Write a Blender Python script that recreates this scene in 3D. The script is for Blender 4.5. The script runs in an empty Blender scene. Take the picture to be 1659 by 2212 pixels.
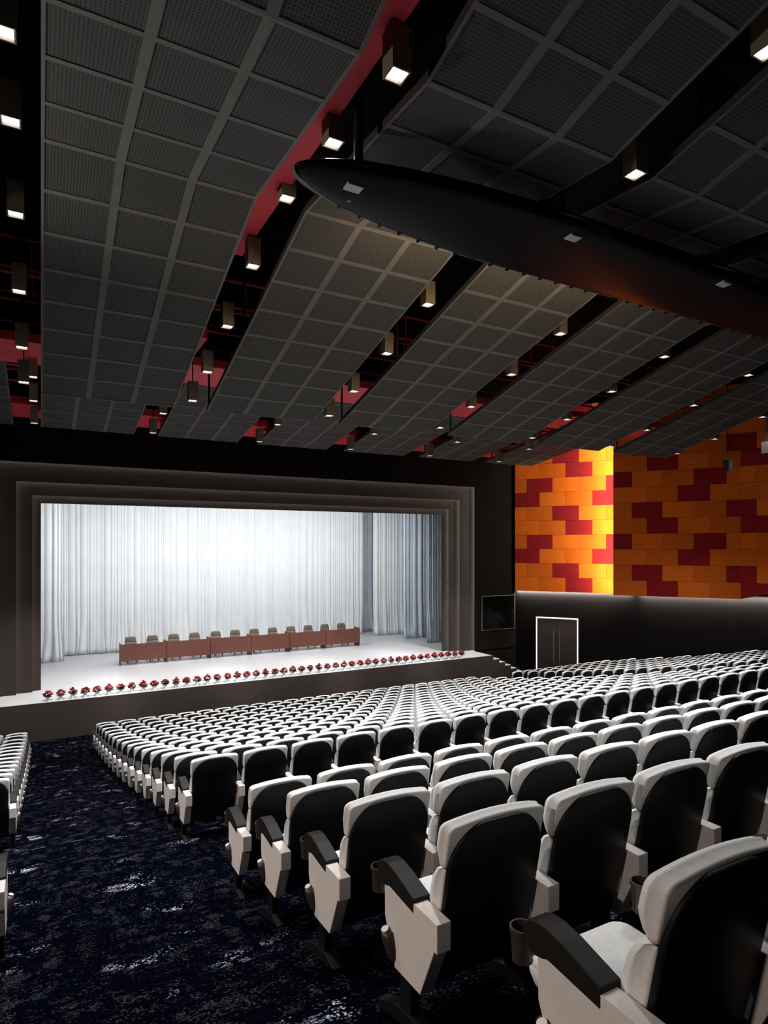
import bpy, bmesh, math, random
from mathutils import Vector, Matrix, noise
random.seed(7)
C = bpy.context.scene.collection
PI = math.pi
sin, cos, tan, rad = math.sin, math.cos, math.tan, math.radians
CZ = 6.03                      # eye height above the floor of the front row
# ------------------------------------------------------------------ camera
YAW = rad(28.713)
cam_d = bpy.data.cameras.new('camera'); cam = bpy.data.objects.new('camera', cam_d); C.objects.link(cam)
cam.location = (0, 0, CZ); cam.rotation_euler = (PI/2, 0, -YAW)
cam_d.sensor_fit = 'AUTO'; cam_d.sensor_width = 36; cam_d.lens = 1353/2212*36
cam_d.shift_y = 74/2212; cam_d.clip_start = .05; cam_d.clip_end = 200
S = bpy.context.scene; S.camera = cam
S.view_settings.view_transform = 'Standard'; S.view_settings.look = 'None'
S.view_settings.exposure = 0; S.view_settings.gamma = 1; S.view_settings.use_curve_mapping = False
w = bpy.data.worlds.new('world'); S.world = w; w.use_nodes = True
w.node_tree.nodes['Background'].inputs[0].default_value = (0, 0, 0, 1)

def area(name, loc, target, sx, sy, power, col=(1, 1, 1), spread=180):
    l = bpy.data.lights.new(name, 'AREA'); l.shape = 'RECTANGLE'; l.size = sx; l.size_y = sy
    l.energy = power; l.color = col; l.spread = rad(spread)
    o = bpy.data.objects.new(name, l); C.objects.link(o); o.location = loc
    o.rotation_euler = (Vector(target)-Vector(loc)).to_track_quat('-Z', 'Y').to_euler()
    return o
def spot(name, loc, target, power, ang, col=(1, 1, 1), blend=.3, rad_=.1):
    l = bpy.data.lights.new(name, 'SPOT'); l.energy = power; l.spot_size = rad(ang); l.spot_blend = blend
    l.color = col; l.shadow_soft_size = rad_
    o = bpy.data.objects.new(name, l); C.objects.link(o); o.location = loc
    o.rotation_euler = (Vector(target)-Vector(loc)).to_track_quat('-Z', 'Y').to_euler()
    return o
# stage lighting battens, hung behind the proscenium header
area('stage_batten_light', (7.5, 25.6, CZ+1.9), (7.2, 31.2, CZ-3.6), 14.6, .5, 670, (.93, .97, 1))
area('stage_batten_light', (8, 27.2, CZ+1.9), (8, 27.8, CZ-4.8), 14, .6, 150, (1, .98, .97))
# front of house profile lights
spot('front_of_house_light', (-8.5, 17.4, CZ+2.6), (8, 23.2, CZ-4.85), 3400, 62, (1, .97, .94), .6, .05)
for x_ in (.3, 4.3, 8.3, 12.3, 16.0):
    spot('front_of_house_light', (x_+.6, 15.2, CZ+4.3), (x_, 22.75, CZ-4.85), 5200, 33, (1, .96, .93), .7, .05)
# unseen spot added at the left to brighten the underside of the first panels
spot('panel_fill_light', (-5.5, 9.5, CZ+1.6), (1.6, 7.2, CZ+4.8), 1500, 60, (1, .98, .95), .8, .3)
# house light that rakes in from the left wall over the seats
spot('house_side_light', (-6.5, 6.0, CZ+2.6), (2.5, 5.5, CZ-2.2), 1000, 80, (1, .86, .76), .7, .12)
spot('house_side_light', (-6.5, 0.5, CZ+2.9), (1.8, 2.2, CZ-1.4), 620, 70, (1, .86, .76), .7, .12)
# warm lamps on the lighting bridge, washing the underside of the panels
area('bridge_warm_light', (7.2, 7.55, CZ+4.42), (7.4, 10.2, CZ+4.9), 6, .08, 110, (1, .72, .42))
CAN_W = 760                    # power of one ceiling downlight
# ------------------------------------------------------------------ materials
def mat(name, col, rough=.6, metal=0, spec=.5, emit=None, es=0, coat=0):
    m = bpy.data.materials.new(name); m.use_nodes = True
    b = m.node_tree.nodes['Principled BSDF']
    b.inputs['Base Color'].default_value = (*col, 1); b.inputs['Roughness'].default_value = rough
    b.inputs['Metallic'].default_value = metal; b.inputs['Specular IOR Level'].default_value = spec
    b.inputs['Coat Weight'].default_value = coat
    if emit: b.inputs['Emission Color'].default_value = (*emit, 1); b.inputs['Emission Strength'].default_value = es
    return m
def vary(m, col1, col2, scale=8, detail=6, bump=0, bscale=None, stretch=None):
    nt = m.node_tree; b = nt.nodes['Principled BSDF']
    tc = nt.nodes.new('ShaderNodeTexCoord'); mp = nt.nodes.new('ShaderNodeMapping')
    nt.links.new(tc.outputs['Object'], mp.inputs[0])
    if stretch: mp.inputs['Scale'].default_value = stretch
    n = nt.nodes.new('ShaderNodeTexNoise'); n.inputs['Scale'].default_value = scale; n.inputs['Detail'].default_value = detail
    nt.links.new(mp.outputs[0], n.inputs['Vector'])
    r = nt.nodes.new('ShaderNodeValToRGB'); r.color_ramp.elements[0].position = .3; r.color_ramp.elements[1].position = .7
    r.color_ramp.elements[0].color = (*col1, 1); r.color_ramp.elements[1].color = (*col2, 1)
    nt.links.new(n.outputs['Fac'], r.inputs[0]); nt.links.new(r.outputs[0], b.inputs['Base Color'])
    if bump:
        n2 = nt.nodes.new('ShaderNodeTexNoise'); n2.inputs['Scale'].default_value = bscale or scale*8
        nt.links.new(mp.outputs[0], n2.inputs['Vector'])
        bp = nt.nodes.new('ShaderNodeBump'); bp.inputs['Strength'].default_value = bump; bp.inputs['Distance'].default_value = .01
        nt.links.new(n2.outputs['Fac'], bp.inputs['Height']); nt.links.new(bp.outputs[0], b.inputs['Normal'])
    return m
M = {}
M['wall'] = vary(mat('dark_wall_paint', (.0045, .0035, .003), .8, spec=.06), (.004, .0031, .0027), (.0052, .004, .0035), 3)
M['frame'] = vary(mat('proscenium_veneer', (.036, .028, .024), .6, spec=.3), (.019, .0135, .011), (.026, .0185, .015), 2, stretch=(1, 1, 8))
M['black'] = mat('black_void_paint', (.006, .006, .006), .9, spec=.1)
M['stage'] = vary(mat('pale_stage_floor', (.62, .62, .64), .28, spec=.5), (.60, .60, .62), (.66, .66, .67), 5)
M['stage_front'] = vary(mat('dark_stage_wood', (.06, .045, .038), .55), (.020, .0142, .012), (.030, .0212, .018), 3, stretch=(1, 1, 10))
M['fabric'] = vary(mat('pale_seat_fabric', (.74, .72, .70), .95, spec=.15), (.70, .69, .67), (.78, .765, .75), 40, bump=.25, bscale=420)
M['sidep'] = vary(mat('pale_side_panel', (.70, .65, .61), .8, spec=.2), (.67, .615, .575), (.72, .665, .625), 30, bump=.15, bscale=300)
M['shell'] = mat('black_seat_shell', (.0085, .008, .008), .5, spec=.2)
M['arm'] = mat('black_armrest', (.015, .013, .0115), .5, spec=.15)
M['metal'] = mat('dark_leg_metal', (.006, .0055, .0055), .55, spec=.2)
M['cup'] = mat('smoky_brown_plastic', (.045, .032, .028), .35)
M['lens'] = mat('white_lamp_lens', (.8, .8, .78), .3)
M['rib'] = vary(mat('grey_ceiling_rib', (.10, .096, .09), .8, spec=.15), (.10, .096, .089), (.112, .107, .10), 4)
M['edge'] = mat('dark_panel_edge', (.03, .022, .02), .7, spec=.2)
M['hull'] = mat('black_gloss_bridge', (.0022, .0025, .004), .34, spec=.05)
M['plate'] = mat('grey_fixture_plate', (.30, .31, .33), .4)
M['rail'] = mat('grey_bridge_rail', (.07, .08, .08), .5)
M['red'] = vary(mat('red_steel_paint', (.55, .035, .05), .6, spec=.3), (.52, .032, .045), (.58, .04, .055), 3)
M['housing'] = vary(mat('downlight_housing', (.10, .088, .075), .5), (.12, .092, .062), (.14, .108, .074), 10)
M['glow'] = mat('lit_lamp_glass', (1, 1, 1), .5, emit=(1, .98, .95), es=9)
M['orange'] = vary(mat('orange_felt_tile', (.50, .115, .008), .9, spec=.15), (.72, .142, .010), (.80, .165, .013), 6, bump=.1)
M['amber'] = vary(mat('amber_felt_tile', (.42, .095, .008), .9, spec=.15), (.60, .115, .009), (.68, .135, .012), 6, bump=.1)
M['crimson'] = vary(mat('crimson_felt_tile', (.20, .008, .012), .9, spec=.15), (.25, .010, .013), (.30, .014, .018), 6, bump=.1)
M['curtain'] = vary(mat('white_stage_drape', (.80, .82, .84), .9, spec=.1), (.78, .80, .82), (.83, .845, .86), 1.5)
M['curtain_shade'] = vary(mat('shade_tinted_stage_drape', (.60, .68, .76), .9, spec=.1), (.56, .64, .72), (.66, .73, .80), 1.5)  # white drape again, with cool shade mixed into its colour
M['desk'] = vary(mat('reddish_wood_veneer', (.20, .065, .045), .45), (.175, .056, .038), (.225, .078, .055), 12, bump=.05, stretch=(1, 1, .3))
M['leather'] = mat('brown_leather', (.20, .15, .115), .45)
M['chrome'] = mat('chair_metal', (.25, .25, .25), .3, metal=1)
M['petal'] = vary(mat('red_petal', (.45, .012, .012), .6), (.16, .003, .004), (.34, .008, .008), 30)
M['leaf'] = mat('dark_green_leaf', (.012, .03, .012), .6)
M['pot'] = mat('white_pot', (.82, .81, .80), .4)
M['door'] = vary(mat('dark_door_veneer', (.035, .024, .021), .5), (.03, .021, .018), (.042, .029, .025), 6, stretch=(4, 4, .5))
M['handle'] = mat('steel_door_pull', (.45, .42, .40), .3, metal=1)
M['white_line'] = mat('lit_white_trim', (.9, .9, .9), .5, emit=(1, 1, 1), es=1.1)
M['screen'] = mat('black_screen_glass', (.002, .002, .002), .08, spec=.08)
M['grey_line'] = mat('grey_screen_bezel', (.09, .085, .08), .5)
M['led'] = mat('cove_light_strip', (1, 1, 1), .5, emit=(1, .93, .86), es=14)

def perforated():
    m = mat('perforated_panel_metal', (.085, .082, .075), .8, spec=.2); nt = m.node_tree; b = nt.nodes['Principled BSDF']
    tc = nt.nodes.new('ShaderNodeTexCoord'); mp = nt.nodes.new('ShaderNodeMapping'); mp.inputs['Scale'].default_value = (26, 26, 0)
    nt.links.new(tc.outputs['Object'], mp.inputs[0])
    v = nt.nodes.new('ShaderNodeTexVoronoi'); v.voronoi_dimensions = '2D'; v.inputs['Randomness'].default_value = 0; v.inputs['Scale'].default_value = 1
    nt.links.new(mp.outputs[0], v.inputs['Vector'])
    r = nt.nodes.new('ShaderNodeValToRGB'); r.color_ramp.elements[0].position = .2; r.color_ramp.elements[1].position = .34
    r.color_ramp.elements[0].color = (.014, .013, .012, 1); r.color_ramp.elements[1].color = (.056, .053, .048, 1)
    nt.links.new(v.outputs['Distance'], r.inputs[0]); nt.links.new(r.outputs[0], b.inputs['Base Color'])
    return m
M['perf'] = perforated()

def carpet():
    m = mat('speckled_navy_carpet', (.004, .005, .01), 1, spec=.0); nt = m.node_tree; b = nt.nodes['Principled BSDF']; N = nt.nodes.new; L = nt.links.new
    tc = N('ShaderNodeTexCoord'); mp = N('ShaderNodeMapping'); L(tc.outputs['Object'], mp.inputs[0]); mp.inputs['Scale'].default_value = (1, 1, 0)
    def noise_(scale, detail, stretch=(1, 1, 1), off=(0, 0, 0)):
        q = N('ShaderNodeMapping'); q.inputs['Scale'].default_value = stretch; q.inputs['Location'].default_value = off; L(mp.outputs[0], q.inputs[0])
        n = N('ShaderNodeTexNoise'); n.inputs['Scale'].default_value = scale; n.inputs['Detail'].default_value = detail; L(q.outputs[0], n.inputs['Vector']); return n.outputs['Fac']
    def math_(op, a, bb, clamp=False):
        k = N('ShaderNodeMath'); k.operation = op; k.use_clamp = clamp
        for i, s in enumerate((a, bb)):
            if isinstance(s, (int, float)): k.inputs[i].default_value = s
            else: L(s, k.inputs[i])
        return k.outputs[0]
    def ramp(f, p0, p1):
        k = N('ShaderNodeMapRange'); L(f, k.inputs[0]); k.inputs[1].default_value = p0; k.inputs[2].default_value = p1; return k.outputs[0]
    v = N('ShaderNodeTexVoronoi'); v.voronoi_dimensions = '2D'; v.inputs['Scale'].default_value = 75; L(mp.outputs[0], v.inputs['Vector'])
    sep = N('ShaderNodeSeparateColor'); L(v.outputs['Color'], sep.inputs[0])
    tuft = math_('SUBTRACT', 1, ramp(v.outputs['Distance'], .38, .62))
    # woven clusters: product of stretched noises
    cl = math_('MULTIPLY', ramp(noise_(9, 3, (1, .35, 1)), .42, .62), ramp(noise_(9, 3, (.35, 1, 1), (5, 3, 0)), .40, .60))
    big = ramp(noise_(1.3, 3, off=(2.2, 7, 0)), .35, .70)
    dens = math_('ADD', math_('MULTIPLY', cl, .72), math_('MULTIPLY', cl, math_('MULTIPLY', big, .6)))
    dens = math_('ADD', dens, .07)
    on = ramp(math_('SUBTRACT', dens, sep.outputs[0]), -.02, .10)
    on = math_('MULTIPLY', on, tuft, True)
    hot = ramp(noise_(2.1, 2, off=(9, 1, 0)), .60, .72)
    br = math_('ADD', .04, math_('MULTIPLY', hot, .8))
    br = math_('MULTIPLY', br, math_('ADD', .35, sep.outputs[1]))
    cr = N('ShaderNodeValToRGB'); e = cr.color_ramp.elements; cr.color_ramp.interpolation = 'CONSTANT'
    e[0].position = 0; e[0].color = (.30, .36, .50, 1); e[1].position = .35; e[1].color = (.85, .85, .9, 1)
    for p, c in ((.6, (.55, .62, .78, 1)), (.78, (.95, .85, .80, 1)), (.88, (.75, .25, .25, 1)), (.94, (.12, .2, .6, 1))):
        k = e.new(p); k.color = c
    L(sep.outputs[2], cr.inputs[0])
    mul = N('ShaderNodeMix'); mul.data_type = 'RGBA'; mul.blend_type = 'MULTIPLY'; mul.inputs[0].default_value = 1
    L(cr.outputs[0], mul.inputs[6]); cb = N('ShaderNodeCombineColor')
    for i in range(3): L(br, cb.inputs[i])
    L(cb.outputs[0], mul.inputs[7])
    base = N('ShaderNodeValToRGB'); base.color_ramp.elements[0].color = (.0008, .0008, .0014, 1); base.color_ramp.elements[1].color = (.001, .0017, .007, 1)
    base.color_ramp.elements[0].position = .4; base.color_ramp.elements[1].position = .7
    L(noise_(40, 2), base.inputs[0])
    mx = N('ShaderNodeMix'); mx.data_type = 'RGBA'; L(on, mx.inputs[0]); L(base.outputs[0], mx.inputs[6]); L(mul.outputs[2], mx.inputs[7])
    L(mx.outputs[2], b.inputs['Base Color'])
    return m
M['carpet'] = carpet()
# ------------------------------------------------------------------ mesh helpers
class MB:
    def __init__(s): s.v = []; s.f = []; s.m = []; s.mats = []; s.sm = []
    def mi(s, m):
        if m not in s.mats: s.mats.append(m)
        return s.mats.index(m)
    def add(s, vs, fs, m, smooth=False):
        o = len(s.v); k = s.mi(m); s.v += [tuple(p) for p in vs]
        for f in fs: s.f.append([o+i for i in f]); s.m.append(k); s.sm.append(smooth)
    def box(s, x0, x1, y0, y1, z0, z1, m):
        s.add([(x0, y0, z0), (x1, y0, z0), (x1, y1, z0), (x0, y1, z0), (x0, y0, z1), (x1, y0, z1), (x1, y1, z1), (x0, y1, z1)],
              [(3, 2, 1, 0), (4, 5, 6, 7), (0, 1, 5, 4), (1, 2, 6, 5), (2, 3, 7, 6), (3, 0, 4, 7)], m)
    def prism_x(s, poly, x0, x1, m):     # poly in (y,z), extruded along x
        n = len(poly)
        s.add([(x0, y, z) for y, z in poly]+[(x1, y, z) for y, z in poly],
              [list(range(n)), list(range(2*n-1, n-1, -1))]+[(i, n+i, n+(i+1) % n, (i+1) % n) for i in range(n)], m)
    def cyl(s, a, b, r0, r1, m, n=12, caps=True):
        a = Vector(a); b = Vector(b); d = (b-a).normalized(); u = d.orthogonal().normalized(); w_ = d.cross(u)
        vs = [a+(u*cos(2*PI*i/n)+w_*sin(2*PI*i/n))*r0 for i in range(n)]+[b+(u*cos(2*PI*i/n)+w_*sin(2*PI*i/n))*r1 for i in range(n)]
        fs = [(i, (i+1) % n, n+(i+1) % n, n+i) for i in range(n)]
        s.add(vs, fs, m, True)
        if caps: s.add(vs, [list(range(n-1, -1, -1)), list(range(n, 2*n))], m)
    def bar(s, a, b, r, m):              # square bar
        s.cyl(a, b, r, r, m, 4)
    def loft(s, rings, m, cap=True, smooth=True):
        n = len(rings[0]); vs = [p for r in rings for p in r]
        fs = [(k*n+i, k*n+(i+1) % n, (k+1)*n+(i+1) % n, (k+1)*n+i) for k in range(len(rings)-1) for i in range(n)]
        if cap: fs += [list(range(n-1, -1, -1)), list(range((len(rings)-1)*n, len(rings)*n))]
        s.add(vs, fs, m, smooth)
    def merge(s, o, mtx):
        off = len(s.v); s.v += [tuple(mtx @ Vector(p)) for p in o.v]; mp = [s.mi(q) for q in o.mats]
        for f, k, q in zip(o.f, o.m, o.sm): s.f.append([off+i for i in f]); s.m.append(mp[k]); s.sm.append(q)
    def mesh(s, name):
        me = bpy.data.meshes.new(name); me.from_pydata(s.v, [], s.f)
        for m in s.mats: me.materials.append(m)
        me.polygons.foreach_set('material_index', s.m); me.polygons.foreach_set('use_smooth', s.sm); me.update()
        return me
    def build(s, name, parent=None, bevel=0, loc=None, seg=2):
        me = s.mesh(name)
        bm = bmesh.new(); bm.from_mesh(me); bmesh.ops.recalc_face_normals(bm, faces=bm.faces)
        if bevel:
            bmesh.ops.bevel(bm, geom=[e for e in bm.edges if len(e.link_faces) == 2 and e.calc_face_angle(0) > .6], offset=bevel, segments=seg, affect='EDGES', profile=.6, clamp_overlap=True)
        bm.to_mesh(me); bm.free()
        o = bpy.data.objects.new(name, me); C.objects.link(o)
        if parent: o.parent = parent
        if loc: o.location = loc
        return o
def tag(o, label=None, cat=None, group=None, kind=None):
    if label: o['label'] = label
    if cat: o['category'] = cat
    if group: o['group'] = group
    if kind: o['kind'] = kind
    return o
def empty(name, loc=(0, 0, 0), rz=0):
    o = bpy.data.objects.new(name, None); C.objects.link(o); o.location = loc; o.rotation_euler = (0, 0, rz); o.empty_display_size = .1
    return o
def struct(name, mb, parent=None, bevel=0):
    o = mb.build(name, parent, bevel)
    if not parent: o['kind'] = 'structure'
    return o
def copy_tree(o, parent=None):
    c = o.copy(); C.objects.link(c); c.parent = parent
    for ch in list(o.children): copy_tree(ch, c)
    return c
ORD = ['first', 'second', 'third', 'fourth', 'fifth', 'sixth', 'seventh', 'eighth', 'ninth', 'tenth', 'eleventh', 'twelfth', 'thirteenth', 'fourteenth', 'fifteenth',
       'sixteenth', 'seventeenth', 'eighteenth', 'nineteenth', 'twentieth', 'twenty-first', 'twenty-second', 'twenty-third', 'twenty-fourth', 'twenty-fifth', 'twenty-sixth']
ST, CT = sin(YAW), cos(YAW)
def proj(x, y, z):
    u = x*CT-y*ST; d = x*ST+y*CT
    return 829.5+1353*u/d, 1180-1353*(z-CZ)/d, d
# ------------------------------------------------------------------ seat rows
PITCH = .5688
Y1 = [19.9-.9305*i for i in range(15)]
pts = [(0, 248.6, 1556.8), (1, 254.4, 1562.5), (2, 262.3, 1568.3), (3, 271.7, 1574.6), (4, 282.6, 1580), (5, 294.2, 1584.2), (6, 305.7, 1589.6), (7, 320.9, 1595.8),
       (8, 337.6, 1600), (9, 354.9, 1604.5), (10, 376.6, 1608.8), (11, 401.2, 1612.5), (12, 431, 1616.3), (13, 468, 1619.8), (14, 510.3, 1624.5)]
D1 = [(y-1180)/1353*(1.9037*ST+Y1[i]*CT) for i, x, y in pts]          # how far each seat top lies below the eye
D1 = [sum(D1[max(0, i-1):i+2])/len(D1[max(0, i-1):i+2]) if 0 < i < 14 else D1[i] for i in range(15)]
Y2 = [4.743, 3.89, 3.01, 2.11, 1.135]; D2 = [1.844, 1.598, 1.353, 1.110, .870]
SH = .895
F1 = [CZ-d-SH for d in D1]; F2 = [CZ-d-SH for d in D2]
prof = [(34, 0), (Y1[0]+.5, 0)]+[(y+.12, f) for y, f in zip(Y1, F1)][1:]+[(y+.12, f) for y, f in zip(Y2, F2)]
prof += [(0.2, F2[-1]+.25), (-9, F2[-1]+2.4)]
F1[0] = 0
def floor_z(y):
    for (ya, za), (yb, zb) in zip(prof, prof[1:]):
        if yb <= y <= ya: return za+(zb-za)*(ya-y)/(ya-yb)
    return prof[-1][1]
XL, XR = -14, 38
mb = MB()
vs = []; fs = []
xs = [XL+(XR-XL)*i/26 for i in range(27)]
for y, z in prof: vs += [(x, y, z) for x in xs]
for j in range(len(prof)-1):
    for i in range(26): fs.append((j*27+i, (j+1)*27+i, (j+1)*27+i+1, j*27+i+1))
mb.add(vs, fs, M['carpet']); struct('floor', mb)
# ------------------------------------------------------------------ stage and proscenium
YE, HS = 22.1, CZ-4.86         # front edge of the stage, its height
mb = MB(); mb.box(-1.36, 17.66, YE, YE+.05, 0, HS-.02, M['stage_front']); mb.box(17.61, 17.66, YE+.05, 23.5, 0, HS-.02, M['stage_front'])
mb.box(-1.36, -1.31, YE+.05, 23.5, 0, HS-.02, M['stage_front'])
mb.box(-1.36, 17.66, YE, YE+.05, HS-.02, HS-.0, M['stage_front'])
o = struct('trim_1', mb)
mb = MB(); mb.box(-1.31, 17.61, YE+.05, 23.5, HS-.05, HS, M['stage']); mb.box(-3, 20.0, 23.5, 34, HS-.05, HS, M['stage']); struct('floor_stage', mb)
t = empty('stage_steps', (17.66, YE, 0)); tag(t, 'dark steps leading down from the right end of the stage', 'steps')
mb = MB(); tr = MB(); sx = .335
for k in range(5):
    z = HS-.168*(k+1); mb.box(k*sx, (k+1)*sx+.0, 0, 1.39, 0, z-.015, M['stage_front']); tr.box(k*sx+.002, (k+1)*sx-.002, 0, 1.39, z-.015, z, M['stage'])
mb.build('step_body', t); tr.build('step_tread', t)['label'] = 'pale step treads'

RINGS = [(0.0, 16.28, 1.455, 24.1), (-.25, 16.52, 1.70, 23.9), (-.71, 17.0, 2.13, 23.7), (-1.4, 17.7, 2.75, 23.5)]
def ring(name, k, xo0, xo1, zo, m, th=.05):
    x0, x1, zt, y = RINGS[k]; zt += CZ; mb = MB(); zb = HS if k < 3 else 0
    mb.box(xo0, x0, y, y+th, zb, zt, m); mb.box(x1, xo1, y, y+th, zb, zt, m); mb.box(xo0, xo1, y, y+th, zt, zo, m)
    return struct(name, mb)
for k in range(3):
    xn0, xn1, zn, yn = RINGS[k+1]
    fr_ = ring('trim_%d' % (k+2), k, xn0-.45, xn1+.45, CZ+zn+.45, M['frame'])
    # light strip hidden in the step between two frames
    mb = MB(); x0, x1, zt, y = xn0, xn1, zn+CZ, yn+.07
    mb.box(x0-.18, x0-.15, y, y+.03, HS+.02, zt+.1, M['led']); mb.box(x1+.15, x1+.18, y, y+.03, HS+.02, zt+.1, M['led'])
    mb.box(x0-.1, x1+.1, y, y+.03, zt+.10, zt+.13, M['led'])
    mb.build('light_strip', fr_)
# front wall with the opening of the outermost frame
x0, x1, zt, y = RINGS[3]; mb = MB(); zt += CZ; WX0, WX1 = -3.85, 20.15
mb.box(WX0, x0, y, y+.05, 0, zt, M['wall']); mb.box(x1, WX1, y, y+.05, 0, zt, M['wall']); mb.box(WX0, WX1, y, y+.05, zt, CZ+8, M['wall'])
mb.box(-14, WX0, y, y+.05, 0, CZ+8, M['wall']); mb.box(WX1, XR, y, y+.05, 0, CZ+8, M['wall'])
struct('wall_front', mb)
# stage house
mb = MB(); mb.box(-3, -2.9, 24.6, 34, HS, CZ+4, M['black']); mb.box(20, 20.1, 24.6, 34, HS, CZ+4, M['black']); mb.box(-3, 20.1, 33.9, 34, HS, CZ+4, M['black']); struct('wall_stage', mb)
mb = MB(); mb.box(-3, 20.1, 24.6, 34, CZ+4, CZ+4.1, M['black']); struct('ceiling_stage', mb)
# ------------------------------------------------------------------ side walls
AN = rad(37); DX, DY = sin(AN), -cos(AN)            # direction of the splayed right wall
NX, NY = -cos(AN), -sin(AN)                          # its inward normal
def wpt(s, off=0, base=(20.15, 23.49)): return base[0]+DX*s+NX*off, base[1]+DY*s+NY*off
def slab(mb, pa, pb, z0, z1, th, m):                 # vertical slab from pa to pb, thickness behind the face
    d = Vector((pb[0]-pa[0], pb[1]-pa[1])).normalized(); n = Vector((d.y, -d.x))
    if n.x*NX+n.y*NY < 0: n = -n
    q = [Vector(pa), Vector(pb), Vector(pb)-n*th, Vector(pa)-n*th]
    mb.add([(p.x, p.y, z0) for p in q]+[(p.x, p.y, z1) for p in q], [(3, 2, 1, 0), (4, 5, 6, 7), (0, 1, 5, 4), (1, 2, 6, 5), (2, 3, 7, 6), (3, 0, 4, 7)], m)
mb = MB(); slab(mb, wpt(-.1), wpt(13), 0, CZ+8, .2, M['wall']); p = wpt(13); slab(mb, p, (p[0]+4, -9), 0, CZ+8, .2, M['wall']); struct('wall_right', mb)
mb = MB(); mb.add([(WX0, 23.49, 0), (WX0-8, 12.9, 0), (-13, -9, 0), (WX0, 23.49, CZ+8), (WX0-8, 12.9, CZ+8), (-13, -9, CZ+8)], [(0, 1, 4, 3), (1, 2, 5, 4)], M['wall']); struct('wall_left', mb)
mb = MB(); mb.box(XL, XR, -9.2, -9, 0, CZ+8, M['wall']); struct('wall_back', mb)
mb = MB(); mb.box(XL, XR, -9, 24.6, CZ+7.5, CZ+7.6, M['black']); struct('ceiling', mb)
TL, TH = 1.19, .667
def tiles(name, face, s0, s1, z0, z1, first, shift, bottom=None):
    """felt tiles laid in running bond on a wall face; face(s, off) gives the plan point"""
    mb = MB(); nrow = int((z1-z0)/TH)+1; cols = [M['crimson'], M['orange'], M['amber']]
    rk = [2, 2, 0, 1]
    for r in range(nrow):
        st = first - (0 if r % 2 == 0 else TL/2) ; j = 0
        a = s0
        while a < s1-.001:
            b = min(st+TL*j, s1)
            if b <= a+.001: j += 1; continue
            k = (j-rk[r % 4]+shift) % 3
            e = .004; ex = .012+.008*((r*7+j*3) % 3)
            zl = z0+r*TH+e; zh = z0+(r+1)*TH-e
            if bottom:
                zla, zlb = max(zl, bottom(a)), max(zl, bottom(b))
            else: zla = zlb = zl
            if zla < zh-.01 or zlb < zh-.01:
                zla = min(zla, zh-.01); zlb = min(zlb, zh-.01)
                q = [face(a+e, ex), face(b-e, ex), face(b-e, -.1), face(a+e, -.1)]
                mb.add([(q[0][0], q[0][1], zla), (q[1][0], q[1][1], zlb), (q[2][0], q[2][1], zlb), (q[3][0], q[3][1], zla)]+[(p[0], p[1], zh) for p in q],
                       [(3, 2, 1, 0), (4, 5, 6, 7), (0, 1, 5, 4), (1, 2, 6, 5), (2, 3, 7, 6), (3, 0, 4, 7)], cols[k])
            a = b; j += 1
    return struct(name, mb)
ZP = CZ-2.13
tiles('wall_right_inner', lambda s, o: wpt(s, .22+o), 0.0, 5.6, ZP, CZ+6.5, 1.16, 0)
OFF = 1.34; S0, S1 = 4.52, 9.35
tiles('wall_right_outer', lambda s, o: wpt(s, OFF+o), S0, S1, ZP, CZ+6.5, 5.87, 1)
a2 = rad(11); pc = wpt(S1, OFF)
def cface(s, o): return pc[0]+sin(a2)*s-cos(a2)*o, pc[1]-cos(a2)*s-sin(a2)*o
tiles('wall_right_near', cface, .002, 6.0, ZP, CZ+6.5, 1.19, 2, bottom=lambda s: ZP+.27*s)
mb = MB(); slab(mb, wpt(S0+.02, OFF-.04), wpt(S1, OFF-.04), ZP+.01, CZ+6.5, .12, M['edge']); struct('wall_right_backing', mb)
# cove lights under the tiled walls and behind the fold
def strip_light(name, a, b, z, power, label, off=.10):
    a = Vector((*a, z)); b = Vector((*b, z)); mid = (a+b)/2; L_ = (b-a).length
    l = bpy.data.lights.new(name, 'AREA'); l.shape = 'RECTANGLE'; l.size = L_; l.size_y = .03; l.energy = power; l.color = (1, .97, .94); l.spread = rad(140)
    o = bpy.data.objects.new(name, l); C.objects.link(o); o.location = mid; xa_ = (b-a).normalized(); za_ = (Vector((NX, NY, 0))*.6+Vector((0, 0, 1))).normalized(); ya_ = za_.cross(xa_)
    o.matrix_world = Matrix.Translation(mid) @ Matrix((xa_, ya_, za_)).transposed().to_4x4()
    return o
strip_light('wall_wash_light', wpt(0.05, .07), wpt(5.2, .07), ZP-.0, 330, '')
strip_light('wall_wash_light', wpt(5.2, .13), wpt(12.5, .13), ZP+.02, 430, '')
pa = wpt(4.75, .95)
l = bpy.data.lights.new('fold_light', 'AREA'); l.shape = 'RECTANGLE'; l.size = .06; l.size_y = 8; l.energy = 300; l.color = (1, .90, .66); l.spread = rad(130)
o = bpy.data.objects.new('fold_light', l); C.objects.link(o); o.location = (*pa, CZ+1.6)
tgt = Vector((*wpt(3.4, .2), CZ+1.6)); dd = (tgt-Vector(o.location)).normalized()
o.matrix_world = Matrix.Translation(o.location) @ Matrix((( -dd.y, 0, -dd.x, 0), (dd.x, 0, -dd.y, 0), (0, 1, 0, 0), (0, 0, 0, 1)))
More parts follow.
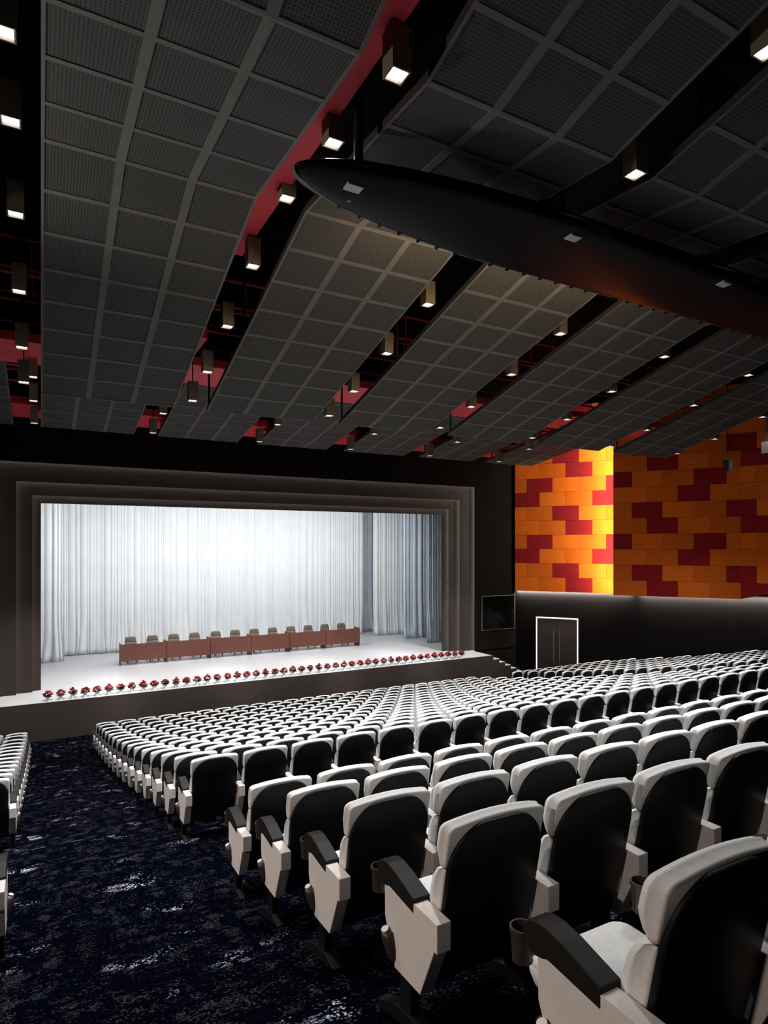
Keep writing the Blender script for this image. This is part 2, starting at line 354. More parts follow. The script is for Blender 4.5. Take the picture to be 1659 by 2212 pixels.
# door
t = empty('door_1', (*wpt(.957, .0), 0)); t['kind'] = 'structure'; t.rotation_euler = (0, 0, math.atan2(DY, DX))
DW, DH = 1.93, CZ-3.36         # local x runs along the wall, local y away from the room
mb = MB(); lw = .05
mb.box(0, lw, -.03, .0, 0, DH, M['white_line']); mb.box(DW-lw, DW, -.03, .0, 0, DH, M['white_line']); mb.box(lw, DW-lw, -.03, .0, DH-lw, DH, M['white_line'])
sgn = 1
mb.build('door_frame', t)['label'] = 'glowing white door outline'
for k in range(2):
    a = lw+.04+(DW/2-lw-.04+.004)*k; b = a+DW/2-lw-.048
    mb = MB(); mb.box(a, b, -.02, .0, 0.01, DH-lw-.03, M['door']); d = mb.build('door_leaf', t, .004)
    x = b-.13 if k == 0 else a+.13
    mb = MB(); mb.cyl((x, -.08, .45), (x, -.08, DH-.62), .014, .014, M['handle'], 8)
    for z in (.55, DH-.72): mb.cyl((x, -.08, z), (x, -.02, z), .01, .01, M['handle'], 6)
    h = mb.build('door_handle', d); h['label'] = 'long steel door pull'
# wall screen
t = empty('wall_screen', (18.05, 23.5, CZ)); tag(t, 'large black television screen mounted on the dark wall right of the stage', 'television')
xa, xb, za, zb = 0, 1.98, -3.95+.0, -2.33
mb = MB(); mb.box(xa, xb, -.06, -.0, za, zb, M['grey_line']); mb.build('bezel', t, .004)
mb = MB(); mb.box(xa+.03, xb-.03, -.066, -.055, za+.03, zb-.03, M['screen']); mb.build('screen', t)
# ------------------------------------------------------------------ stage curtains
def curtain(name, x0, x1, y, ztop, amp, m, label, seed, density=9, back_flare=.10):
    rnd = random.Random(seed); nx = max(40, int((x1-x0)*64)); nz = 34; zb = HS+.02
    folds = []; x = x0-.2
    while x < x1+.2:
        wd = rnd.choice([.05, .07, .09, .13, .18, .30]); folds.append((x, wd, rnd.uniform(.4, 1.3))); x += wd
    def off(x):
        for a, w_, h in folds:
            if a <= x < a+w_:
                u = (x-a)/w_; return -h*min(1, w_/.10)*math.sin(PI*u)**.6
        return 0
    vs = []; H = ztop-zb
    base = [off(x0+(x1-x0)*i/nx) for i in range(nx+1)]
    for k in range(nz+1):
        v = k/nz; z = ztop-H*v; low = max(0, (v-.72)/.28)
        for i in range(nx+1):
            x = x0+(x1-x0)*i/nx
            sway = .10*low*low*noise.noise(Vector((x*2.2, v*3, seed)))*2 + .015*noise.noise(Vector((x*1.1, v*2.5, seed+3)))
            d = base[i]*amp*(1+.5*low)+back_flare*low*low*noise.noise(Vector((x*3.1, v*6+seed, 1)))*1.8 - .06*low**3
            zz = z+(.03*noise.noise(Vector((x*4, seed, 0))) if k == nz else 0)
            vs.append((x+sway, y+d, zz))
    fs = [(k*(nx+1)+i, (k+1)*(nx+1)+i, (k+1)*(nx+1)+i+1, k*(nx+1)+i+1) for k in range(nz) for i in range(nx)]
    mb = MB(); mb.add(vs, fs, m, True)
    me = mb.mesh(name); o = bpy.data.objects.new(name, me); C.objects.link(o)
    sl = o.modifiers.new('thick', 'SOLIDIFY'); sl.thickness = .006
    tag(o, label, 'curtain'); return o
ZT = CZ+3.2
curtain('stage_curtain', .5, 15.75, 31.2, ZT, .07, M['curtain'], 'wide white pleated back curtain hanging behind the long stage table', 3)
curtain('stage_curtain', -.6, .78, 29.8, ZT, .08, M['curtain'], 'narrow white curtain leg at the left edge of the stage opening', 11)
curtain('stage_curtain', 15.2, 18.6, 32.0, ZT, .10, M['curtain_shade'], 'curtain tinted with blue shade glimpsed in the gap right of the white back curtain', 21)
curtain('stage_curtain', 15.86, 17.75, 30.2, ZT, .08, M['curtain'], 'white curtain leg just right of the shaded gap', 31)
curtain('stage_curtain', 16.75, 18.2, 28.45, ZT, .10, M['curtain_shade'], 'pleated curtain leg tinted with blue shade between the white leg and the foremost leg', 41)
curtain('stage_curtain', 17.0, 18.9, 26.7, ZT, .10, M['curtain_shade'], 'foremost curtain leg tinted with blue shade beside the right edge of the stage opening', 51)
# ------------------------------------------------------------------ stage table and chairs
def make_desk():
    t = empty('conference_table'); L_ = 1.79
    mb = MB(); mb.box(0, L_, 0, .03, .17, .86, M['desk']); mb.build('front_panel', t, .004)
    mb = MB(); mb.box(.03, L_-.03, .03, .55, .72, .75, M['desk']); mb.build('table_top', t, .004)
    for x in (0, L_-.035):
        mb = MB(); mb.box(x, x+.035, .031, .58, 0, .88, M['desk']); mb.build('side_panel', t, .003)
    return t
desk = make_desk(); pos = ['leftmost', 'second from left', 'third from left', 'fourth from left', 'fifth from left', 'rightmost']
for k in range(6):
    o = desk if k == 0 else copy_tree(desk)
    o.location = (2.83+1.81*k, 27.4, HS); tag(o, 'reddish wood table section on stage, %s of the long row' % pos[k], 'table', 'wooden table sections lined up on the stage')
def make_stage_chair():
    t = empty('conference_chair')
    def ringz(w_, y, z, th=.05, n=16):
        r = []
        for i in range(n):
            a = 2*PI*i/n; c, s_ = cos(a), sin(a)
            r.append((w_*math.copysign(abs(c)**.5, c), y+th*math.copysign(abs(s_)**.7, s_), z))
        return r
    mb = MB(); mb.loft([ringz(.20, 0, .50, .03), ringz(.245, .0, .54), ringz(.25, .02, .70), ringz(.235, .03, .80)], M['leather'])
    mb.loft([ringz(.235, .03, .81), ringz(.235, .04, .83, .055), ringz(.21, .06, .96, .05), ringz(.185, .065, 1.0, .04), ringz(.15, .065, 1.015, .02)], M['leather'])
    mb.build('backrest', t)
    mb = MB(); mb.loft([ringz(.23, -.26, .41, .2), ringz(.25, -.26, .44, .24), ringz(.25, -.26, .49, .24), ringz(.22, -.26, .51, .2)], M['leather']); mb.build('seat', t)
    for s_ in (-1, 1):
        mb = MB(); mb.box(s_*.27-.02, s_*.27+.02, -.42, .0, .64, .67, M['leather']); mb.box(s_*.27-.015, s_*.27+.015, -.24, -.18, .45, .64, M['chrome']); mb.build('armrest', t, .006)
    mb = MB(); mb.cyl((0, -.24, .1), (0, -.24, .41), .025, .025, M['chrome']); 
    for k in range(5):
        a = 2*PI*k/5+.3; mb.bar((0, -.24, .11), (.28*cos(a), -.24+.28*sin(a), .07), .016, M['chrome']); mb.cyl((.28*cos(a), -.24+.28*sin(a), .0), (.28*cos(a), -.24+.28*sin(a), .07), .022, .022, M['metal'], 8)
    mb.build('swivel_base', t); return t
ch = make_stage_chair()
cx_ = [3.3, 4.17, 5.04, 5.92, 6.85, 7.72, 8.6, 9.48, 10.38, 11.25, 12.12, 13.0]
for k, x in enumerate(cx_):
    o = ch if k == 0 else copy_tree(ch)
    o.location = (x*1.014, 28.5, HS)
    tag(o, 'brown leather chair behind the stage table, %s from its left end' % ORD[k], 'chair', 'brown chairs behind the stage table')
# ------------------------------------------------------------------ flower pots along the stage edge
def make_flower(seed):
    rnd = random.Random(seed); t = empty('potted_flower')
    mb = MB(); mb.cyl((0, 0, 0), (0, 0, .12), .045, .062, M['pot'], 14); mb.cyl((0, 0, .105), (0, 0, .122), .068, .068, M['pot'], 14); mb.build('flower_pot', t)
    def leaf(mb, c, d, L_, w_, m):
        d = d.normalized(); s_ = d.cross(Vector((0, 0, 1))).normalized() if abs(d.z) < .98 else Vector((1, 0, 0)); n = s_.cross(d)
        p = [c, c+d*L_*.45+s_*w_+n*.01, c+d*L_, c+d*L_*.45-s_*w_+n*.01, c+d*L_*.5+n*.022]
        mb.add(p, [(0, 4, 1), (1, 4, 2), (2, 4, 3), (3, 4, 0)], m)
    mb = MB()
    for k in range(26):
        a = rnd.uniform(0, 2*PI); e = rnd.uniform(-.25, .5); d = Vector((cos(a)*cos(e), sin(a)*cos(e), sin(e)))
        leaf(mb, Vector((d.x*.04, d.y*.04, .13)), d, rnd.uniform(.10, .125), .034, M['leaf'])
    mb.build('foliage', t)
    mb = MB()
    for k in range(26):
        a = rnd.uniform(0, 2*PI); rr = .112*math.sqrt(rnd.random()); c = Vector((rr*cos(a), rr*sin(a), .165+.10*(1-rr/.11)+rnd.uniform(-.02, .03)))
        for q in range(6):
            b_ = 2*PI*q/6+k; e = rnd.uniform(.0, .7); d = Vector((cos(b_)*cos(e), sin(b_)*cos(e), sin(e)))
            leaf(mb, c, d, rnd.uniform(.05, .068), .026, M['petal'])
    mb.build('blossom', t); return t
fl = [make_flower(1), make_flower(2), make_flower(3)]; NFL = 46
def tens(n):
    if n < 26: return ORD[n]
    T = {2: 'twenty', 3: 'thirty', 4: 'forty', 5: 'fifty'}; T2 = {3: 'thirtieth', 4: 'fortieth'}
    n += 1; return T2[n//10] if n % 10 == 0 else T[n//10]+'-'+ORD[n % 10-1]
for k in range(NFL):
    o = fl[k] if k < 3 else copy_tree(fl[k % 3])
    o.location = (.19+.3535*k, 22.33, HS); o.rotation_euler = (0, 0, k*1.7); o.scale = (1.08, 1.08, 1.14)
    if k < NFL//2: lb = 'red flowers in a white pot on the stage edge, %s from the left end' % tens(k)
    else: lb = 'red flowers in a white pot on the stage edge, %s from the right end' % tens(NFL-1-k)
    tag(o, lb, 'flower pot', 'red flower pots along the stage edge')
# ------------------------------------------------------------------ ceiling strips
SP, SW = 3.437, 2.70
SEG_MAIN = [((-2.5, 6.75), (5.39, 4.72), 10), ((5.39, 4.72), (8.70, 4.96), 4), ((8.70, 4.96), (15.0, 3.20), 8)]
SEG_FRONT = [((16.9, 4.50), (22.1, 3.70), 7)]
def strip(segs, name):
    mb = MB(); rl, rt = .055, .035; TH_ = .10
    for (ya, za), (yb, zb), n in segs:
        d = Vector((yb-ya, zb-za)); L_ = d.length; d.normalize(); up = Vector((-d.y, d.x))
        def P(x, s_, h): q = Vector((ya, za))+d*s_+up*h; return (x, q.x, q.y+CZ)
        xs = [0, rl]; cw = SW/3
        xb = [0]
        for c in range(3): xb += [c*cw+(rl if c else rl*.7), (c+1)*cw-(rl if c < 2 else rl*.7)]
        xb.append(SW)
        sb = [0]
        cl = L_/n
        for c in range(n): sb += [c*cl+rt, (c+1)*cl-rt]
        sb.append(L_)
        for i in range(len(xb)-1):
            for j in range(len(sb)-1):
                cell = i % 2 == 1 and j % 2 == 1; h = .012 if cell else 0
                x0, x1, s0, s1 = xb[i], xb[i+1], sb[j], sb[j+1]
                mb.add([P(x0, s0, h), P(x1, s0, h), P(x1, s1, h), P(x0, s1, h)], [(0, 1, 2, 3)], M['perf'] if cell else M['rib'])
                if cell:
                    q = [(x0, s0), (x1, s0), (x1, s1), (x0, s1)]
                    for k in range(4):
                        a, b = q[k], q[(k+1) % 4]; mb.add([P(*a, 0), P(*b, 0), P(*b, h), P(*a, h)], [(0, 1, 2, 3)], M['rib'])
        mb.add([P(0, 0, TH_), P(SW, 0, TH_), P(SW, L_, TH_), P(0, L_, TH_), P(0, 0, 0), P(SW, 0, 0), P(SW, L_, 0), P(0, L_, 0)],
               [(0, 1, 2, 3), (4, 7, 3, 0), (5, 6, 2, 1), (4, 5, 1, 0), (7, 6, 2, 3)], M['edge'])
    return mb.build(name)
def rods(parent, lst):
    for x, y, z0, z1 in lst:
        mb = MB(); mb.box(x-.02, x+.02, y-.02, y+.02, CZ+z0, CZ+z1, M['edge']); mb.build('hanger_rod', parent)
stripname = {-1: 'leftmost, partly cut off by the left edge', 0: 'broad one nearest the left edge', 1: 'second full one from the left', 2: 'third full one from the left',
             3: 'fourth full one from the left', 4: 'fifth full one from the left', 5: 'rightmost, beside the orange wall'}
proto_m = strip(SEG_MAIN, 'ceiling_panel'); rods(proto_m, [(.03, 14.9, 3.3, 4.3), (.03, 12.0, 4.1, 7.4), (SW-.03, 12.0, 4.1, 7.4), (.03, 7.0, 4.9, 7.4), (SW-.03, 7.0, 4.9, 7.4)])
proto_f = strip(SEG_FRONT, 'ceiling_panel'); rods(proto_f, [(.05, 18, 4.4, 7.4), (SW-.05, 18, 4.4, 7.4), (.05, 21.7, 3.85, 7.4), (SW-.05, 21.7, 3.85, 7.4)])
for k in range(-1, 6):
    for pr, g, tx in ((proto_m, 'long folded ceiling panels', 'long folded grey perforated ceiling panel, '), (proto_f, 'short ceiling panels before the stage', 'short grey perforated ceiling panel close to the stage, ')):
        o = pr if k == -1 else copy_tree(pr); o.location.x = SP*k + (.0 if k >= 0 else 0)
        tag(o, tx+stripname[k], 'ceiling panel', g)
# ------------------------------------------------------------------ ceiling downlights
def make_can(ztop, power=1.0):
    mb = MB(); a = .105; h = .44; e = .018
    mb.box(-a, a, -a, -a+e, 0, h, M['housing']); mb.box(-a, a, a-e, a, 0, h, M['housing']); mb.box(-a, -a+e, -a+e, a-e, 0, h, M['housing']); mb.box(a-e, a, -a+e, a-e, 0, h, M['housing'])
    mb.box(-a, a, -a, a, h-.01, h, M['housing'])
    t = mb.build('ceiling_downlight')
    mb = MB(); mb.box(-a+e, a-e, -a+e, a-e, .03, .045, M['glow']); g = mb.build('lamp_glass', t); g['label'] = 'bright white lamp glass'
    mb = MB(); mb.cyl((0, 0, h), (0, 0, ztop), .012, .012, M['metal'], 6); mb.build('hanging_rod', t)
    l = bpy.data.lights.new('lamp_light', 'SPOT'); l.energy = CAN_W*power; l.spot_size = rad(104); l.spot_blend = .9; l.color = (.95, .975, 1); l.shadow_soft_size = .08
    lo = bpy.data.objects.new('lamp_light', l); C.objects.link(lo); lo.parent = t; lo.location = (0, 0, .02)
    return t
cans = {}
YL = [(3.74, 5.05), (5.36, 4.64), (6.89, 4.83), (8.52, 4.96), (10.15, 4.63), (11.77, 4.13), (13.39, 3.67), (14.85, 3.36), (17.0, 4.0), (18.85, 3.81), (20.7, 3.55)]
gapname = {-1: 'gap at the left edge', 0: 'gap right of the broad left panel', 1: 'second gap from the left', 2: 'third gap from the left', 3: 'fourth gap from the left', 4: 'fifth gap from the left', 5: 'gap along the orange wall'}
for g in range(-1, 6):
    n = 0
    for y, z in reversed(YL):
        x = SP*g+3.08
        if g == -1: x = -.31 if y < 16 else -.17
        if y > 16 and g == 5: continue
        px, py, d = proj(x, y, CZ+z)
        if d < .5 or px < -60 or px > 1720 or py < -140: continue
        if z in cans: o = copy_tree(cans[z])
        else: o = cans[z] = make_can(7.45-z, 2.1 if y < 7 else (.8 if y < 16 else .55))
        o.location = (x, y, CZ+z)
        tag(o, 'square ceiling downlight in the %s, %s from the stage' % (gapname[g], ORD[n]), 'ceiling light', 'square ceiling downlights between the panels'); n += 1
# pendant boxes by the orange wall
for k, (px_, py_, Y_) in enumerate(((1572, 1005, 12.9), (1656, 968, 11.9))):
    t_ = tan(YAW+math.atan((px_-829.5)/1353)); X_ = t_*Y_; d = X_*ST+Y_*CT; z = CZ-(py_+12-1180)/1353*d
    mb = MB(); mb.box(-.11, .11, -.11, .11, 0, .38, M['edge']); o = mb.build('pendant_speaker', None, .008); o.location = (X_, Y_, z)
    mb = MB(); mb.cyl((0, 0, .38), (0, 0, 3.6), .018, .018, M['metal'], 8); mb.build('hanging_rod', o)
    tag(o, ['dark box hanging on a long rod before the orange wall, lower and further left', 'dark box hanging on a long rod at the right edge of the picture'][k], 'pendant box', 'boxes hung on rods by the orange wall')
# ------------------------------------------------------------------ red steel above the ceiling
def beam(x0, x1, y0, y1, z0, z1, label, name='steel_beam', m='red', cat='beam'):
    mb = MB(); mb.box(x0, x1, y0, y1, CZ+z0, CZ+z1, M[m]); o = mb.build(name, None, .01); tag(o, label, cat); return o
beam(1.9, 3.12, 1.5, 10.9, 5.12, 5.5, 'long red beam running beside the broad left ceiling panel')
beam(12.3, 13.55, 5.5, 10.9, 5.12, 5.5, 'red beam seen through the fourth ceiling gap under the dark bridge')
beam(-4, 22.5, 15.6, 17.5, 4.42, 4.62, 'wide red cross beam behind the long ceiling panels')
beam(-3.8, 20.1, 21.2, 23.4, 4.17, 4.4, 'wide red cross beam above the stage frame')
beam(2.3, 3.0, 13.0, 15.6, 4.25, 4.5, 'short red beam joining the cross beam by the broad left ceiling panel')
for k, (y, z) in enumerate(((14.2, 5.35), (15.75, 5.35), (17.1, 5.3))):
    mb = MB()
    mb.bar((-4, y, CZ+z), (-.75, y, CZ+z+.0), .035, M['red']); mb.bar((-.75, y, CZ+z), (22, y, CZ+z), .035, M['red'])
    for q in range(30): mb.bar((-3.6+q*.86, y, CZ+z), (-3.6+q*.86, y, CZ+z+.7), .022, M['red'])
    mb.bar((-4, y, CZ+z+.7), (22, y, CZ+z+.7), .035, M['red'])
    tag(mb.build('steel_truss'), 'red steel truss crossing above the panels, %s from the viewer' % ['first', 'second', 'third'][k], 'truss', 'red trusses above the ceiling panels')
for k, (y, z) in enumerate(((18.2, 4.55), (19.9, 4.55))):
    mb = MB()
    for zz in (0, .3, .6): mb.bar((-4, y, CZ+z+zz), (21, y, CZ+z+zz), .03, M['red'])
    for q in range(36): mb.bar((-3.8+q*.69, y, CZ+z), (-3.8+q*.69, y, CZ+z+.6), .022, M['red'])
    tag(mb.build('steel_truss'), 'red lattice truss above the short front panels, %s' % ['farther from the stage', 'nearer the stage'][k], 'truss', 'red trusses above the ceiling panels')
# ------------------------------------------------------------------ dark lens-shaped lighting bridge
t = empty('lighting_bridge', (0, 0, CZ)); tag(t, 'long black boat-shaped lighting bridge hanging under the ceiling panels', 'lighting bridge')
mb = MB(); rings = []
YC = 6.62
def halfw(x):
    u = min(1, max(0, (x-2.47)/3.9)); return .735*(1-(1-u)**2.1)**.62+.012
xs = [2.47, 2.50, 2.56, 2.66, 2.8, 3.0, 3.25, 3.6, 4.0, 4.6, 5.3, 6.2, 8, 10, 12, 14, 16, 17.5]
for x in xs:
    h = halfw(x); yc = YC-.04*(1-min(1, (x-2.47)/3)); r = []
    n = 28
    for i in range(n):
        a = 2*PI*i/n; c, s_ = cos(a), sin(a)
        yy = yc+h*math.copysign(abs(c)**.9, c); zz = 4.24+(.10 if s_ > 0 else .15)*min(1, h/.4)*math.copysign(abs(s_)**.45, s_)
        r.append((x, yy, zz))
    rings.append(r)
mb.loft(rings, M['hull'], True, True); mb.build('hull', t)
mb = MB(); 
for a, b in zip(xs, xs[1:]):
    ya, yb = YC-.04*(1-min(1, (a-2.47)/3))+halfw(a), YC-.04*(1-min(1, (b-2.47)/3))+halfw(b)
    mb.add([(a, ya-.02, 4.19), (b, yb-.02, 4.19), (b, yb+.05, 4.19), (a, ya+.05, 4.19), (a, ya-.02, 4.26), (b, yb-.02, 4.26), (b, yb+.05, 4.26), (a, ya+.05, 4.26)],
           [(3, 2, 1, 0), (4, 5, 6, 7), (0, 1, 5, 4), (2, 3, 7, 6), (3, 0, 4, 7), (1, 2, 6, 5)], M['rail'])
x = 3.2
while x < 17:
    y = YC-.04*(1-min(1, (x-2.47)/3))+halfw(x); mb.box(x, x+.03, y+.0, y+.075, 4.17, 4.28, M['hull']); x += .33
mb.build('edge_rail', t)
for x, y in ((3.14, 6.46), (6.21, 6.1), (9.38, 6.05), (12.5, 6.1)):
    mb = MB(); mb.box(x-.10, x+.10, y-.07, y+.07, 4.092, 4.14, M['plate']); mb.build('fixture_plate', t, .005)['label'] = 'small pale rectangular fixture in the underside'
for x, y in ((3.25, 6.72), (4.6, 6.8), (5.25, 6.85), (7.1, 6.8), (8.1, 6.9)):
    mb = MB(); mb.box(x-.06, x+.06, y-.012, y+.012, 4.095, 4.15, M['plate']); mb.build('fixture_slot', t)
for x, y in ((3.2, 6.45), (6.15, 6.6), (9.6, 6.6), (12.9, 6.6)):
    mb = MB(); mb.cyl((x, y, 4.32), (x, y, 7.45), .055 if x > 3 else .03, .055 if x > 3 else .03, M['metal'], 12); mb.build('hanger_post', t)
# ------------------------------------------------------------------ theatre seats
def rrect(hw, y0, y1, z, r=.04, n=5, crown=0, tilt=0):
    """rounded rectangle ring in plan"""
    out = []; r = min(r, hw*.95, (y1-y0)/2*.95)
    for cx, cy, a0 in ((hw-r, y1-r, 0), (-hw+r, y1-r, PI/2), (-hw+r, y0+r, PI), (hw-r, y0+r, 1.5*PI)):
        for k in range(n):
            a = a0+PI/2*k/(n-1); out.append((cx+r*cos(a), cy+r*sin(a), z))
    return out
def rear(z): return -.085+(.905-z)*.20 if z > .41 else .014+(.41-z)*.28
HWC = .250
def pillow(mb, z0, z1, hw, fr, dome, rc):
    """a seat pillow: outline in x-z lofted from its rear to its front, with a piped seam"""
    def outline(inset):
        o = []; h = hw-inset; za = z0+inset; zb = z1-inset; r = max(.004, rc-inset*.5)
        for cx, cz, a0 in ((h-r, zb-r, 0), (-h+r, zb-r, PI/2), (-h+r, za+.02, PI), (h-.02, za+.02, 1.5*PI)):
            rr = r if a0 < PI else .02
            if a0 == PI: cx = -h+.02
            for k in range(6):
                a = a0+PI/2*k/5; o.append((cx+rr*cos(a), cz+rr*sin(a)))
            if a0 == 0:
                for k in range(1, 8): o.append((h-r-2*(h-r)*k/8, zb))
            if a0 == PI/2:
                for k in range(1, 5): o.append((-h, zb-r-(zb-r-za-.02)*k/5))
            if a0 == PI:
                for k in range(1, 5): o.append((-h+.02+2*(h-.02)*k/5, za))
            if a0 > 4:
                for k in range(1, 5): o.append((h, za+.02+(zb-r-za-.02)*k/5))
        return o
    rings = []
    for t_, ins in ((0, .008), (.06, .002), (.14, 0), (.60, 0), (.66, -.005), (.72, 0), (.93, .004), (1.0, .020)):
        r = []
        for x, z in outline(ins):
            zz = z-dome*(x/hw)**2*max(0, (z-z0)/(z1-z0))**2
            ya = rear(z); yb = fr(z)
            r.append((x, ya+(yb-ya)*t_, zz))
        rings.append(r)
    mb.loft(rings, M['fabric'])
def lerp_(tab, z):
    for (za, ya), (zb, yb) in zip(tab, tab[1:]):
        if z <= zb: return ya+(yb-ya)*max(0, (z-za)/(zb-za))
    return tab[-1][1]
UF = [(.722, -.035), (.735, -.005), (.76, .012), (.80, .020), (.85, .010), (.88, .002), (.912, -.008)]
LF = [(.44, .05), (.50, .08), (.58, .078), (.65, .058), (.69, .035), (.71, .01), (.722, -.03)]
def upper_cushion(mb): pillow(mb, .722, .912, HWC, lambda z: lerp_(UF, z), .020, .030)
def lower_cushion(mb): pillow(mb, .44, .722, HWC-.003, lambda z: lerp_(LF, z), 0, .018)
def shell(mb):
    hw = .241; zt = .904; zc = .71; rx = .172; n2 = 14
    prof_ = [(hw-.012, .20), (hw, .34), (hw, .52)]+[(hw-rx+rx*cos(PI/2*k/n2), zc+(zt-.006-zc)*sin(PI/2*k/n2)**1.0) for k in range(n2+1)]
    # horizontal slices, so that the plate follows the lean
    rows = [(x, z) for x, z in prof_]
    n = len(rows)
    def P(x, z, dy): return (x, rear(z)+dy, z)
    for sc, dy, nxt in ((1, .006, None),):
        pass
    outer = [(x, z) for x, z in rows]+[(-x, z) for x, z in reversed(rows)]
    m_ = len(outer); vs = []
    lay = ((1, .008), (1, -.008), (.988, -.017), (.965, -.020))
    for sc, dy in lay:
        for x, z in outer:
            zz = .55+(z-.55)*(1-(1-sc)*.7); vs.append((x*sc, rear(zz)+dy, zz))
    fs = [(k*m_+i, k*m_+(i+1) % m_, (k+1)*m_+(i+1) % m_, (k+1)*m_+i) for k in range(len(lay)-1) for i in range(m_)]
    b0 = (len(lay)-1)*m_
    for i in range(n-1): fs.append((b0+i, b0+i+1, b0+m_-2-i, b0+m_-1-i))
    mb.add(vs, fs, M['shell'], True)
PX = -PITCH/2
def side_panel(mb, sx=1):
    x = PX*sx
    poly = [(-.075, .43), (-.095, .43), (-.095, .545), (.095, .545), (.325, .51), (.322, .377), (.27, .25), (.235, .19), (.03, .20)]
    mb.prism_x(poly, x-.033, x+.033, M['sidep'])
def armrest(mb, sx=1):
    x = PX*sx
    poly = [(.075, .562), (.075, .500), (.285, .518), (.305, .508), (.335, .502), (.365, .507), (.385, .525), (.392, .55), (.388, .577), (.368, .598), (.335, .610), (.29, .613), (.22, .602)]
    mb.prism_x(poly, x-.034 if sx > 0 else x-.048, x+.048 if sx > 0 else x+.034, M['arm'])
def build_seat(level):
    """level 2: every part, 1: fewer parts"""
    t = empty('theatre_seat')
    if level == 2:
        mb = MB(); upper_cushion(mb); mb.build('head_cushion', t)
        mb = MB(); lower_cushion(mb); mb.build('back_cushion', t)
    else:
        mb = MB(); upper_cushion(mb); lower_cushion(mb); mb.build('back_cushion', t)
    mb = MB(); shell(mb); mb.build('back_shell', t)['label'] = 'rounded black shell on the back'
    mb = MB(); side_panel(mb); mb.build('side_panel', t, .004)
    mb = MB(); armrest(mb); mb.build('armrest', t, .007, seg=3)['label'] = 'black armrest'
    mb = MB(); cush = [(.30, .20, .075, .45), (.315, .222, .06, .475), (.35, .23, .055, .49), (.38, .23, .055, .49), (.395, .215, .065, .47)]
    mb.loft([[(x, y, zz-.04*(y-.05)/.4*0) for x, y, zz in rrect(hw, y0, y1, z, .05, 5)] for z, hw, y0, y1 in cush], M['fabric']); mb.build('seat_cushion', t)
    if level == 2:
        mb = MB(); n = 18
        mb.cyl((PX, .43, .43), (PX, .43, .535), .033, .040, M['cup'], n, False); mb.cyl((PX, .43, .43), (PX, .43, .535), .030, .036, M['cup'], n, False)
        mb.cyl((PX, .43, .425), (PX, .43, .432), .034, .034, M['cup'], n)
        ra = [(PX+r*cos(2*PI*i/n), .43+r*sin(2*PI*i/n), .535) for r in (.036, .042) for i in range(n)]
        mb.add(ra, [(i, (i+1) % n, n+(i+1) % n, n+i) for i in range(n)], M['cup']); mb.cyl((PX, .43, .520), (PX, .43, .535), .042, .042, M['cup'], n, False)
        mb.box(PX-.012, PX+.012, .375, .40, .47, .53, M['cup']); mb.build('cup_holder', t)['label'] = 'brown cup holder'
    mb = MB(); mb.box(PX-.022, PX+.022, .12, .21, -.05, .22, M['metal']); mb.build('leg', t, .003)
    if level == 2:
        mb = MB(); mb.prism_x([(-.02, -.05), (-.02, .035), (.10, .055), (.24, .03), (.40, -.045), (.40, -.10)], PX-.03, PX+.03, M['metal']); mb.build('foot', t, .003)
    return t
def end_lamp(parent, sx=1):
    mb = MB(); x0 = PX*sx-.033*sx; rings = []
    for z, hw, dp in ((.205, .012, .004), (.235, .03, .020), (.275, .038, .034), (.31, .038, .040), (.335, .034, .038)):
        r = []
        for i in range(13):
            a = PI*i/12; r.append((x0-sx*dp*sin(a), .245+hw*cos(a)+(z-.2)*.25, z))
        r.append((x0+.0, .245-hw+(z-.2)*.25, z)); rings.append(r)
    mb.loft(rings, M['cup'], True, True); a = mb.build('aisle_lamp', parent); a['label'] = 'brown aisle lamp hood'
    mb = MB(); n = 16; c = Vector((x0-sx*.022, .28, .337))
    mb.cyl(c, c+Vector((-sx*.002, 0, .004)), .017, .017, M['lens'], n); mb.build('lamp_lens', a)['label'] = 'white lens'
def extra_side(parent, level):
    mb = MB(); side_panel(mb, -1); mb.build('side_panel', parent, .004)
    mb = MB(); armrest(mb, -1); mb.build('armrest', parent, .007, seg=3)['label'] = 'black armrest'
    if level == 2: mb = MB(); mb.box(-PX-.022, -PX+.022, .12, .21, -.05, .22, M['metal']); mb.build('leg', parent, .003)
protos = {}
for lv in (2, 1):
    for kind in ('mid', 'left_end', 'right_end'):
        t = build_seat(lv)
        if kind == 'left_end': end_lamp(t)
        if kind == 'right_end': extra_side(t, lv); end_lamp(t, -1)
        protos[(lv, kind)] = t
seats = []      # (x centre, y, z, kind, label)
def wall_x(y): return 37.85-.7536*y
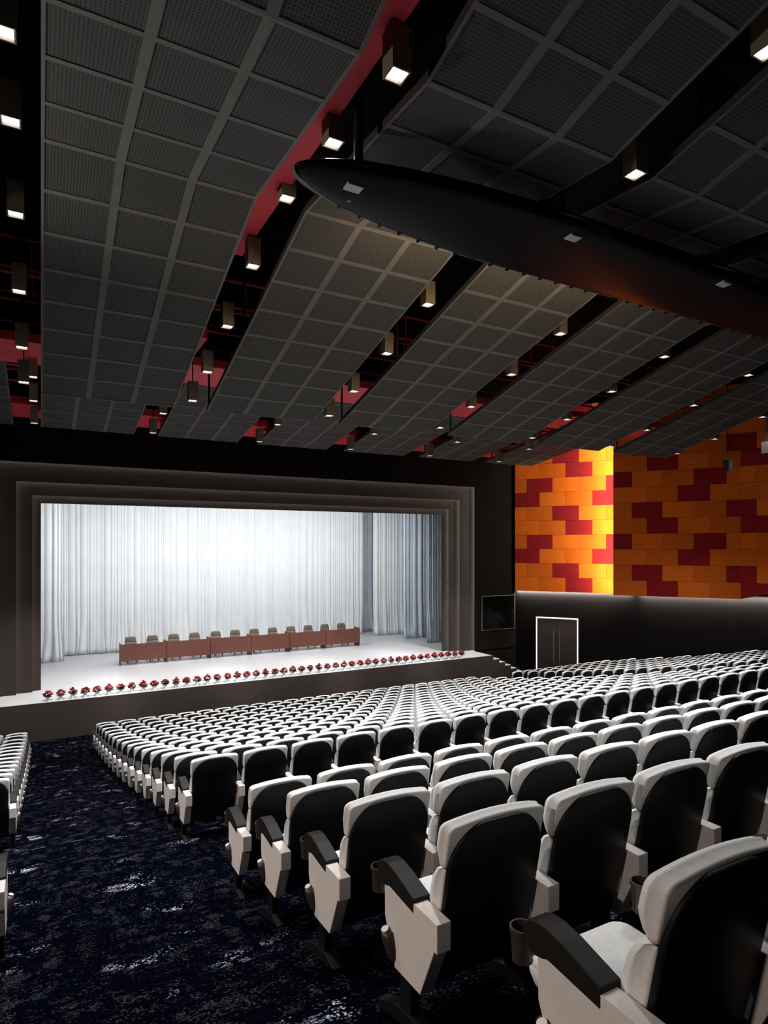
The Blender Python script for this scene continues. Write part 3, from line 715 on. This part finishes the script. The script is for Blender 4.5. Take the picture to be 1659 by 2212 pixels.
for grp, (YS, FS) in enumerate(((Y1, F1), (Y2, F2))):
    nr = len(YS)
    for i in range(nr):
        y, z = YS[i], FS[i]
        rn = ('row %s' % '') 
        if grp == 0:
            rowc = (ORD[nr-1-i]+' row before cross aisle') if nr-1-i < 8 else (ORD[i]+' row from the stage')
        else: rowc = ORD[i]+' row behind the cross aisle'
        for j in range(24):
            kind = 'left_end' if j == 0 else ('right_end' if j == 23 else 'mid')
            lab = 'pale seat, %s block, %s, %s seat from left aisle' % ('front centre' if grp == 0 else 'near', rowc, ORD[j])
            seats.append((1.4037+.25+PITCH*j, y, z, kind, lab, 'centre'))
        if grp == 0:
            n = int((wall_x(y)-.3-16.85)/PITCH)
            for j in range(n):
                lab = 'pale seat, right block, %s, %s seat from its aisle' % (rowc, tens(j))
                seats.append((16.85+.25+PITCH*j, y, z, 'left_end' if j == 0 else 'mid', lab, 'right'))
        if not (grp == 0 and i > 12):
            for j in range(3):
                lab = 'pale seat, left block, %s, %s seat from the aisle' % (rowc, ORD[j])
                if grp == 0: lab = 'pale seat, left block, %s, %s seat from the aisle' % ((ORD[12-i]+' row before cross aisle') if i > 5 else (ORD[i]+' row from the stage'), ORD[j])
                seats.append(((-.33 if grp == 0 else -.27)-.25-PITCH*j, y, z, 'right_end' if j == 0 else 'mid', lab, 'left'))
vis = []
for s_ in seats:
    ok = False; dmin = 0
    for dx in (-.3, .3):
        for dz in (.15, .9):
            for dy in (0, .3):
                px, py, d = proj(s_[0]+dx, s_[1]+dy, s_[2]+dz)
                if d > .3 and -6 < px < 1665 and -6 < py < 2218: ok = True; dmin = d
    if ok: vis.append((dmin, s_))
vis.sort(key=lambda q: q[0])
near = vis[:300]; far = vis[300:]
used = set()
G = {'centre': 'pale theatre seats with black backs in the centre rows', 'right': 'pale theatre seats with black backs in the right block', 'left': 'pale theatre seats with black backs left of the aisle'}
for d, (x, y, z, kind, lab, blk) in near:
    k = (2 if d < 8.5 else 1, kind)
    if k in used: o = copy_tree(protos[k])
    else: o = protos[k]; used.add(k)
    o.location = (x, y, z); tag(o, lab, 'seat', G[blk])
for k, t in protos.items():
    if k not in used:
        for c in list(t.children):
            for g_ in list(c.children): bpy.data.objects.remove(g_)
            bpy.data.objects.remove(c)
        bpy.data.objects.remove(t)
fm = MB(); upper_cushion(fm); lower_cushion(fm); shell(fm); side_panel(fm); armrest(fm)
fm.loft([rrect(hw, y0, y1, z, .05, 3) for z, hw, y0, y1 in ((.37, .22, .06, .48), (.44, .235, .055, .5))], M['fabric']); fm.box(PX-.022, PX+.022, .12, .21, -.05, .22, M['metal'])
tmp = fm.mesh('tmp'); bm = bmesh.new(); bm.from_mesh(tmp); bmesh.ops.recalc_face_normals(bm, faces=bm.faces)
fm.f = [[v.index for v in f.verts] for f in bm.faces]; fm.v = [tuple(v.co) for v in bm.verts]; fm.m = [f.material_index for f in bm.faces]; fm.sm = [f.smooth for f in bm.faces]; bm.free(); bpy.data.meshes.remove(tmp)
big = MB()
for d, (x, y, z, kind, lab, blk) in far: big.merge(fm, Matrix.Translation((x, y, z)))
me = big.mesh('theatre_seats_far'); o = bpy.data.objects.new('theatre_seat', me); C.objects.link(o)
tag(o, 'the farthest rows of small white and black seats in front of the stage', 'seats', None, 'stuff')
print('seats visible', len(vis), 'far', len(far))
